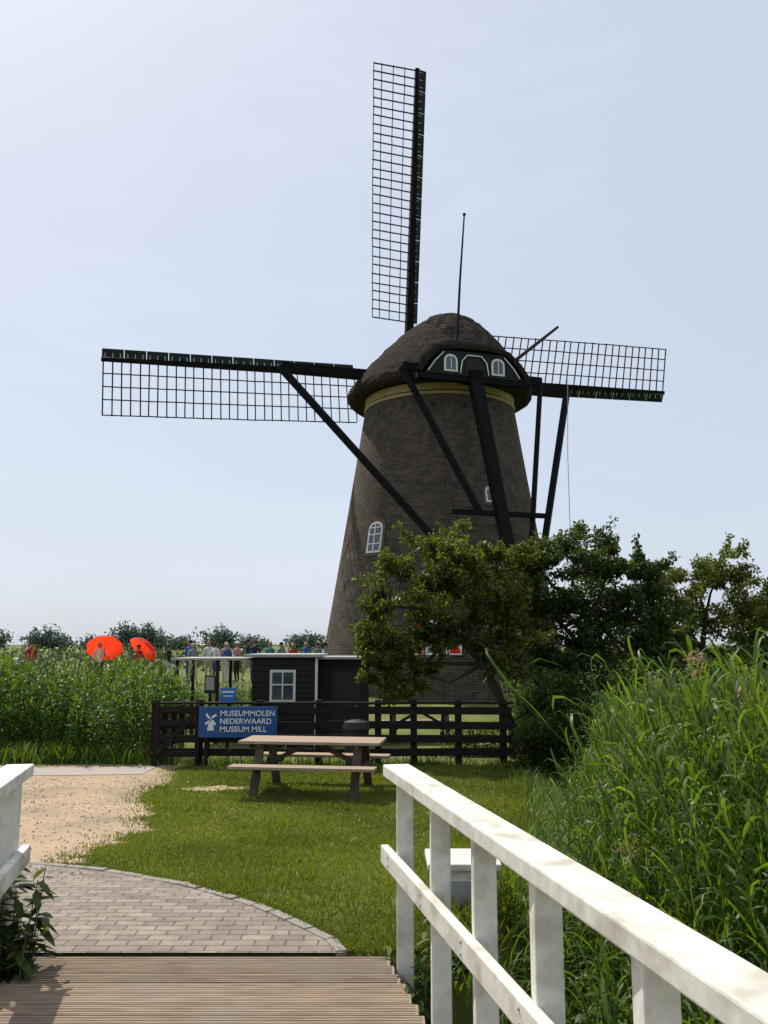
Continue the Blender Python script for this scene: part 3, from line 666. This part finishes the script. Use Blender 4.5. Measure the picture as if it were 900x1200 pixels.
# ------------------------------------------------------------ people
def cmat(nm,c): return mat(nm,c,tuple(v*.8 for v in c),scale=12,rough=.85,bump=.1)
M_skin=cmat('skin',(.46,.26,.18)); M_hairs=[cmat('hair_brown',(.06,.035,.02)),cmat('hair_grey',(.38,.36,.34)),cmat('hair_dark',(.02,.016,.014)),cmat('hair_blond',(.35,.24,.11))]
M_shoe=cmat('shoe',(.05,.045,.04)); M_eye=cmat('eye',(.02,.02,.02)); M_lip=cmat('lips',(.35,.12,.10))
shirts={k:cmat('shirt_'+k,c) for k,c in dict(navy=(.02,.03,.08),white=(.7,.7,.7),pink=(.55,.25,.28),blue=(.05,.14,.42),grey=(.25,.28,.32),red=(.4,.04,.04),teal=(.08,.25,.3),black=(.02,.02,.022)).items()}
pants={k:cmat('trousers_'+k,c) for k,c in dict(beige=(.5,.43,.33),jeans=(.06,.09,.18),black=(.02,.02,.02),white=(.6,.6,.58)).items()}
def person(x,y,rot=0,shirt='navy',pant='jeans',hair=0,pose='stand',hgt=1.72,shorts=False,hat=None):
    k=hgt/1.7; g=H(x,y)
    J={'pel':((0,0,.94),.125),'spi':((0,.0,1.10),.115),'che':((0,.0,1.28),.135),'nb':((0,.01,1.42),.085),'nk':((0,0,1.49),.052),'hd':((0,-.015,1.585),.088),'ht':((0,-.005,1.655),.07)}
    for s,nm in((-1,'L'),(1,'R')):
        st=.16*s if pose=='walk' else 0
        J['hip'+nm]=((s*.09,0,.88),.092); J['kn'+nm]=((s*.10,-.03-st*.8,.49),.06); J['an'+nm]=((s*.105,.02-st*1.3,.085),.04); J['to'+nm]=((s*.12,-.13-st*1.3,.04),.035)
        J['sh'+nm]=((s*.175,.0,1.385),.062); J['el'+nm]=((s*.235,.03+st*.5,1.11),.043); J['wr'+nm]=((s*.24,-.05+st*1.2,.87),.028); J['ha'+nm]=((s*.24,-.075+st*1.3,.80),.034)
    if pose in('umb','phone'):
        J['elR']=((.25,-.05,1.12),.043); J['wrR']=((.19,-.24,1.26),.028); J['haR']=((.18,-.29,1.31),.034)
    if pose=='hips':
        for s,nm in((-1,'L'),(1,'R')): J['el'+nm]=((s*.36,.05,1.14),.043); J['wr'+nm]=((s*.2,-.06,1.0),.028); J['ha'+nm]=((s*.15,-.11,.97),.032)
    B=[('pel','spi','s'),('spi','che','s'),('che','nb','s'),('nb','nk','k'),('nk','hd','k'),('hd','ht','k')]
    for nm in'LR': B+=[('pel','hip'+nm,'p'),('hip'+nm,'kn'+nm,'p'),('kn'+nm,'an'+nm,'k' if shorts else 'p'),('an'+nm,'to'+nm,'f'),('nb','sh'+nm,'s'),('sh'+nm,'el'+nm,'s'),('el'+nm,'wr'+nm,'k'),('wr'+nm,'ha'+nm,'k')]
    names=list(J); me=bpy.data.meshes.new('sk'); me.from_pydata([J[n_][0] for n_ in names],[(names.index(a_),names.index(b_)) for a_,b_,_ in B],[])
    o=bpy.data.objects.new('sk',me); COL.objects.link(o); md=o.modifiers.new('s','SKIN'); md.use_smooth_shade=True; sv=me.skin_vertices[0].data
    for i_,n_ in enumerate(names): r=J[n_][1]; sv[i_].radius=(r,r*(.78 if n_ in('spi','che','pel') else 1)); sv[i_].use_root=(n_=='pel')
    o.modifiers.new('u','SUBSURF').levels=1
    bpy.context.view_layer.update(); ev=bpy.data.meshes.new_from_object(o.evaluated_get(bpy.context.evaluated_depsgraph_get())); bpy.data.objects.remove(o)
    e=empty('person'); mats=[shirts[shirt],pants[pant],M_skin,M_shoe]
    ev.materials.clear(); [ev.materials.append(m) for m in mats]
    seg=[(Vector(J[a_][0]),Vector(J[b_][0]),c,(J[a_][1]+J[b_][1])/2) for a_,b_,c in B]
    for p in ev.polygons:
        c=p.center; best=None
        for a_,b_,t,r in seg:
            ab=b_-a_; u=max(0,min(1,(c-a_).dot(ab)/ab.length_squared)); d=(c-(a_+ab*u)).length-r*.8
            if best is None or d<best[0]: best=(d,t)
        p.material_index={'s':0,'p':1,'k':2,'f':3}[best[1]]; p.use_smooth=True
        if c.z<.93 and p.material_index==0 and abs(c.x)<.2: p.material_index=1
    M=Matrix.Translation((x,y,g))@Matrix.Rotation(rot,4,'Z')@Matrix.Scale(k,4)
    ev.transform(M); b=bpy.data.objects.new('body',ev); COL.objects.link(b); b.parent=e
    mb=MB(); hm=M_hairs[hair]
    mb.ell((0,.018,1.645),(.092,.10,.085),hm,M); mb.ell((0,.06,1.59),(.078,.06,.08),hm,M)
    mb.ell((0,-.108,1.585),(.014,.022,.022),M_skin,M,8,6)
    for s in(-1,1):
        mb.ell((s*.033,-.092,1.61),(.012,.009,.008),M_eye,M,8,5); mb.ell((s*.09,0,1.59),(.014,.022,.03),M_skin,M,8,6)
        hb=Vector(J['haR' if s>0 else 'haL'][0]); wr=Vector(J['wrR' if s>0 else 'wrL'][0]); d=(hb-wr).normalized()
        sd=Vector((0,1,0)) if abs(d.y)<.7 else Vector((0,0,1)); sd=(sd-d*sd.dot(d)).normalized()
        for q,L in((-1.5,.06),(-.5,.075),(.5,.07),(1.5,.055)):
            p0=hb+sd*q*.017; p1=p0+d*L*.55; p2=p1+(d*.7+Vector((-s*.5,0,0))).normalized()*L*.5; mb.tube([p0,p1,p2],[.0095,.009,.006],M_skin,5,M)
        p0=wr+d*.03-sd*.03; mb.tube([p0,p0+d*.03-sd*.025,p0+d*.06-sd*.03],[.011,.010,.007],M_skin,5,M)
    mb.ell((0,-.097,1.545),(.022,.008,.006),M_lip,M,8,5)
    if hat: mb.ell((0,.0,1.675),(.10,.11,.065),hat,M); mb.ell((0,-.02,1.66),(.16,.17,.012),hat,M)
    mb.obj('head_and_hands',e,smooth=True)
    return M@Vector(J['haR'][0])
def umbrella(hand,tilt,R=.68):
    e=empty('red_umbrella'); ax=Vector(tilt).normalized(); tip=hand+ax*.66
    z=ax; x=z.cross(Vector((0,1,.2))).normalized(); y=z.cross(x); M=Matrix((x,y,z)).transposed().to_4x4(); M.translation=tip
    mb=MB(); n=48; rings=8; vs=[(0,0,0)]
    for j in range(1,rings+1):
        for k in range(n):
            a=2*math.pi*k/n; g=abs(math.cos(a*4)); t=j/rings; r=R*math.sin(t*1.2)/math.sin(1.2)*(1-.06*(1-g)*t); vs.append((r*math.cos(a),r*math.sin(a),-.34*R/.6*(1-math.cos(t*1.25))/.68))
    fs=[(0,1+k,1+(k+1)%n) for k in range(n)]
    for j in range(rings-1):
        for k in range(n): a_=1+j*n; fs.append((a_+k,a_+n+k,a_+n+(k+1)%n,a_+(k+1)%n))
    mb.add(vs,fs,M_red,M); mb.obj('canopy',e,smooth=True)
    mb=MB(); mb.tube([hand-ax*.14,tip+ax*.05],[.012,.008],M_bin,6)
    for k in range(8):
        a=math.pi*k/4; mb.tube([M@Vector((0,0,-.02)),M@Vector((.34*math.cos(a),.34*math.sin(a),-.085)),M@Vector((.64*math.cos(a),.64*math.sin(a),-.30))],[.004,.004,.003],M_bin,4)
    mb.obj('shaft_and_ribs',e)
h=person(-12.0,36.5,.3,'white','black',1,'umb',1.76); umbrella(h,(-.15,.65,.72),.76)
h=person(-10.45,36.8,-.3,'red','beige',0,'umb',1.66); umbrella(h,(.5,.5,.7),.68)
person(-15.0,36.8,.8,'red','jeans',2,'walk',1.8)
person(-9.1,36.5,1.2,'black','white',2,'walk',1.66,hat=shirts['navy'])
person(-8.75,39,-.5,'blue','jeans',2,'stand',1.86)
person(-8.3,37.6,.6,'grey','beige',1,'walk',1.72)
person(-8.0,39.5,.4,'white','beige',3,'stand',1.82)
person(-7.6,39,2.4,'white','jeans',0,'hips',1.78)
person(-7.3,40,.2,'pink','white',1,'stand',1.78)
person(-6.95,38.4,.9,'blue','white',3,'stand',1.72)
person(-6.65,39.2,-.8,'pink','black',1,'phone',1.8,hat=shirts['white'])
person(-6.3,40,1.5,'navy','beige',2,'walk',1.9)
person(-5.9,39.4,.2,'navy','jeans',0,'stand',1.84)
person(-5.3,40.2,-.4,'teal','jeans',3,'stand',1.78)
person(-4.8,40.5,.9,'grey','jeans',2,'stand',1.78)
person(-4.2,40,2.9,'red','beige',3,'stand',1.70)
person(-3.7,41,0,'blue','black',1,'stand',1.78)
person(-3.1,40.5,.7,'grey','black',2,'stand',1.75)
person(-2.15,31.6,1.3,'grey','jeans',2,'hips',1.88)
# ------------------------------------------------------------ foreground plants
def weeds(name,cx,cy,rx,ry,n,hmin,hmax,seed,zb=None,mat_=M_reed,wid=.012):
    rs=np.random.default_rng(seed); V=[];Q=[];R=[]
    for i in range(n):
        x=cx+rs.normal(0,rx); y=cy+rs.normal(0,ry); x+=0 if zb is not None else (np.interp(y,BY,BX)-np.interp(cy,BY,BX))*(1 if rx<.5 else 0)
        z=(H(x,y) if zb is None else zb); L=rs.uniform(hmin,hmax); an=rs.uniform(0,6.28); el=rs.uniform(1.1,1.5); p=np.array([x,y,z]); side=np.array([-math.sin(an),math.cos(an),0]); o=len(V); w=wid*rs.uniform(.6,1.3); dr=rs.uniform(.1,.45); r_=rs.random()
        for s in range(5):
            ww=w*(1-(s/4)**2)+.0006; V.append(p-side*ww*.5);V.append(p+side*ww*.5)
            p=p+np.array([math.cos(an)*math.cos(el),math.sin(an)*math.cos(el),math.sin(el)])*L/4; el-=dr
        for s in range(4): Q.append((o+2*s,o+2*s+1,o+2*s+3,o+2*s+2));R.append(r_)
    return fast(name,V,Q,[mat_],rnd=R)
weeds('tall_grass',.28,4.95,.10,.12,260,.12,.35,61,zb=-.15)
weeds('tall_grass',1.35,6.4,.16,.55,1300,.25,.6,62,wid=.010)
weeds('tall_grass',1.7,8.4,.18,1.2,2200,.2,.5,63,wid=.010)
weeds('tall_grass',2.25,11.8,.15,1.2,2200,.2,.45,64,wid=.012)
weeds('tall_grass',1.0,3.6,.22,.7,1600,.5,1.0,65,zb=-1.05,wid=.013)
weeds('tall_grass',-5.5,15.0,1.4,.15,2200,.15,.5,66,wid=.016)
weeds('tall_grass',-.9,14.75,2.2,.08,1600,.08,.25,67,wid=.012)
M_reedstem=mat('plant_stem',(.05,.08,.02),(.03,.05,.015),scale=5)
def leafy(name,stems,mat_,seed,leaf=.09):
    rs=np.random.default_rng(seed); e=empty(name); mb=MB(); V=[];Q=[];R=[]
    for (x,y,z,h) in stems:
        tip=Vector((x+rs.normal(0,.08),y+rs.normal(0,.08),z+h)); b=Vector((x,y,z)); mid=b.lerp(tip,.5)+Vector(rs.normal(0,.03,3)); mb.tube([b,mid,tip],[.006,.005,.002],M_reedstem,5)
        for k in range(int(h*38)):
            t=rs.uniform(.15,1); p=np.array(b.lerp(tip,t)); an=rs.uniform(0,6.28); el=rs.uniform(-.5,.5); L=leaf*rs.uniform(.6,1.3)
            d=np.array([math.cos(an)*math.cos(el),math.sin(an)*math.cos(el),math.sin(el)]); s=np.cross(d,[0,0,1]); s/=np.linalg.norm(s); dr=np.array([0,0,-.25*L]); o=len(V)
            V+= [p,p+d*L*.35+s*L*.2,p+d*L*.35-s*L*.2,p+d*L*.7+s*L*.15+dr*.5,p+d*L*.7-s*L*.15+dr*.5,p+d*L+dr]
            Q+= [(o,o+1,o+3,o+2),(o+2,o+3,o+5,o+4)]; q=rs.random(); R+=[q,q]
    mb.obj('stems',e); fast('leaves',V,Q,[mat_],rnd=R,parent=e)
rs=np.random.default_rng(5)
leafy('roadside_plant',[(-1.98+rs.normal(0,.09),4.62+rs.normal(0,.12),-.3,rs.uniform(.4,.85)) for _ in range(46)],M_leafd,71,.11)
leafy('roadside_plant',[(.20+rs.normal(0,.06),4.72+rs.normal(0,.12),-.3,rs.uniform(.25,.5)) for _ in range(12)],M_reed,72,.07)
leafy('roadside_plant',[(.90+rs.normal(0,.25),4.5+rs.normal(0,.5),-1.0,rs.uniform(.5,1.0)) for _ in range(90)],M_reed,73,.08)
leafy('roadside_plant',[(1.5+rs.normal(0,.3),3.1+rs.normal(0,.5),-1.1,rs.uniform(.7,1.3)) for _ in range(80)],M_leafd,74,.10)
# ------------------------------------------------------------ world, sun, camera
EL=math.radians(54); AZ=math.radians(38)
w=bpy.data.worlds.new('World'); S.world=w; w.use_nodes=True; n=w.node_tree.nodes; l=w.node_tree.links; bg=n['Background']
sky=n.new('ShaderNodeTexSky'); sky.sky_type='NISHITA'; sky.sun_disc=False; sky.sun_elevation=EL; sky.sun_rotation=-AZ; sky.air_density=1.0; sky.dust_density=2.0; sky.ozone_density=1.5
tc=n.new('ShaderNodeTexCoord'); mp=n.new('ShaderNodeMapping'); mp.inputs['Scale'].default_value=(1.2,1.2,5); mp.inputs['Rotation'].default_value=(.2,.25,.3)
no=n.new('ShaderNodeTexNoise'); no.inputs['Scale'].default_value=1.6; no.inputs['Detail'].default_value=8; no.inputs['Roughness'].default_value=.6
l.new(tc.outputs['Generated'],mp.inputs[0]); l.new(mp.outputs[0],no.inputs[0])
r=n.new('ShaderNodeValToRGB'); r.color_ramp.elements[0].position=.5; r.color_ramp.elements[0].color=(.70,.70,.70,1); r.color_ramp.elements[1].position=.8; r.color_ramp.elements[1].color=(.92,.92,.92,1)
l.new(no.outputs[0],r.inputs[0])
mx=n.new('ShaderNodeMixRGB'); l.new(r.outputs[0],mx.inputs[0]); l.new(sky.outputs[0],mx.inputs[1]); mx.inputs[2].default_value=(7.6,8.35,9.6,1)
l.new(mx.outputs[0],bg.inputs[0]); bg.inputs[1].default_value=.10
sun=bpy.data.lights.new('sun','SUN'); sun.energy=5; sun.angle=math.radians(.5); sun.color=(1,.93,.80); so=bpy.data.objects.new('sun',sun); COL.objects.link(so)
d=Vector((-math.sin(AZ)*math.cos(EL),math.cos(AZ)*math.cos(EL),math.sin(EL))); so.rotation_euler=d.to_track_quat('Z','Y').to_euler()
cam=bpy.data.cameras.new('camera'); cam.sensor_fit='VERTICAL'; cam.sensor_height=36; cam.lens=30; cam.clip_end=6000; cam.clip_start=.05
co=bpy.data.objects.new('camera',cam); COL.objects.link(co); co.location=(0,0,1.65); co.rotation_euler=(math.radians(90+8.81),0,0); S.camera=co
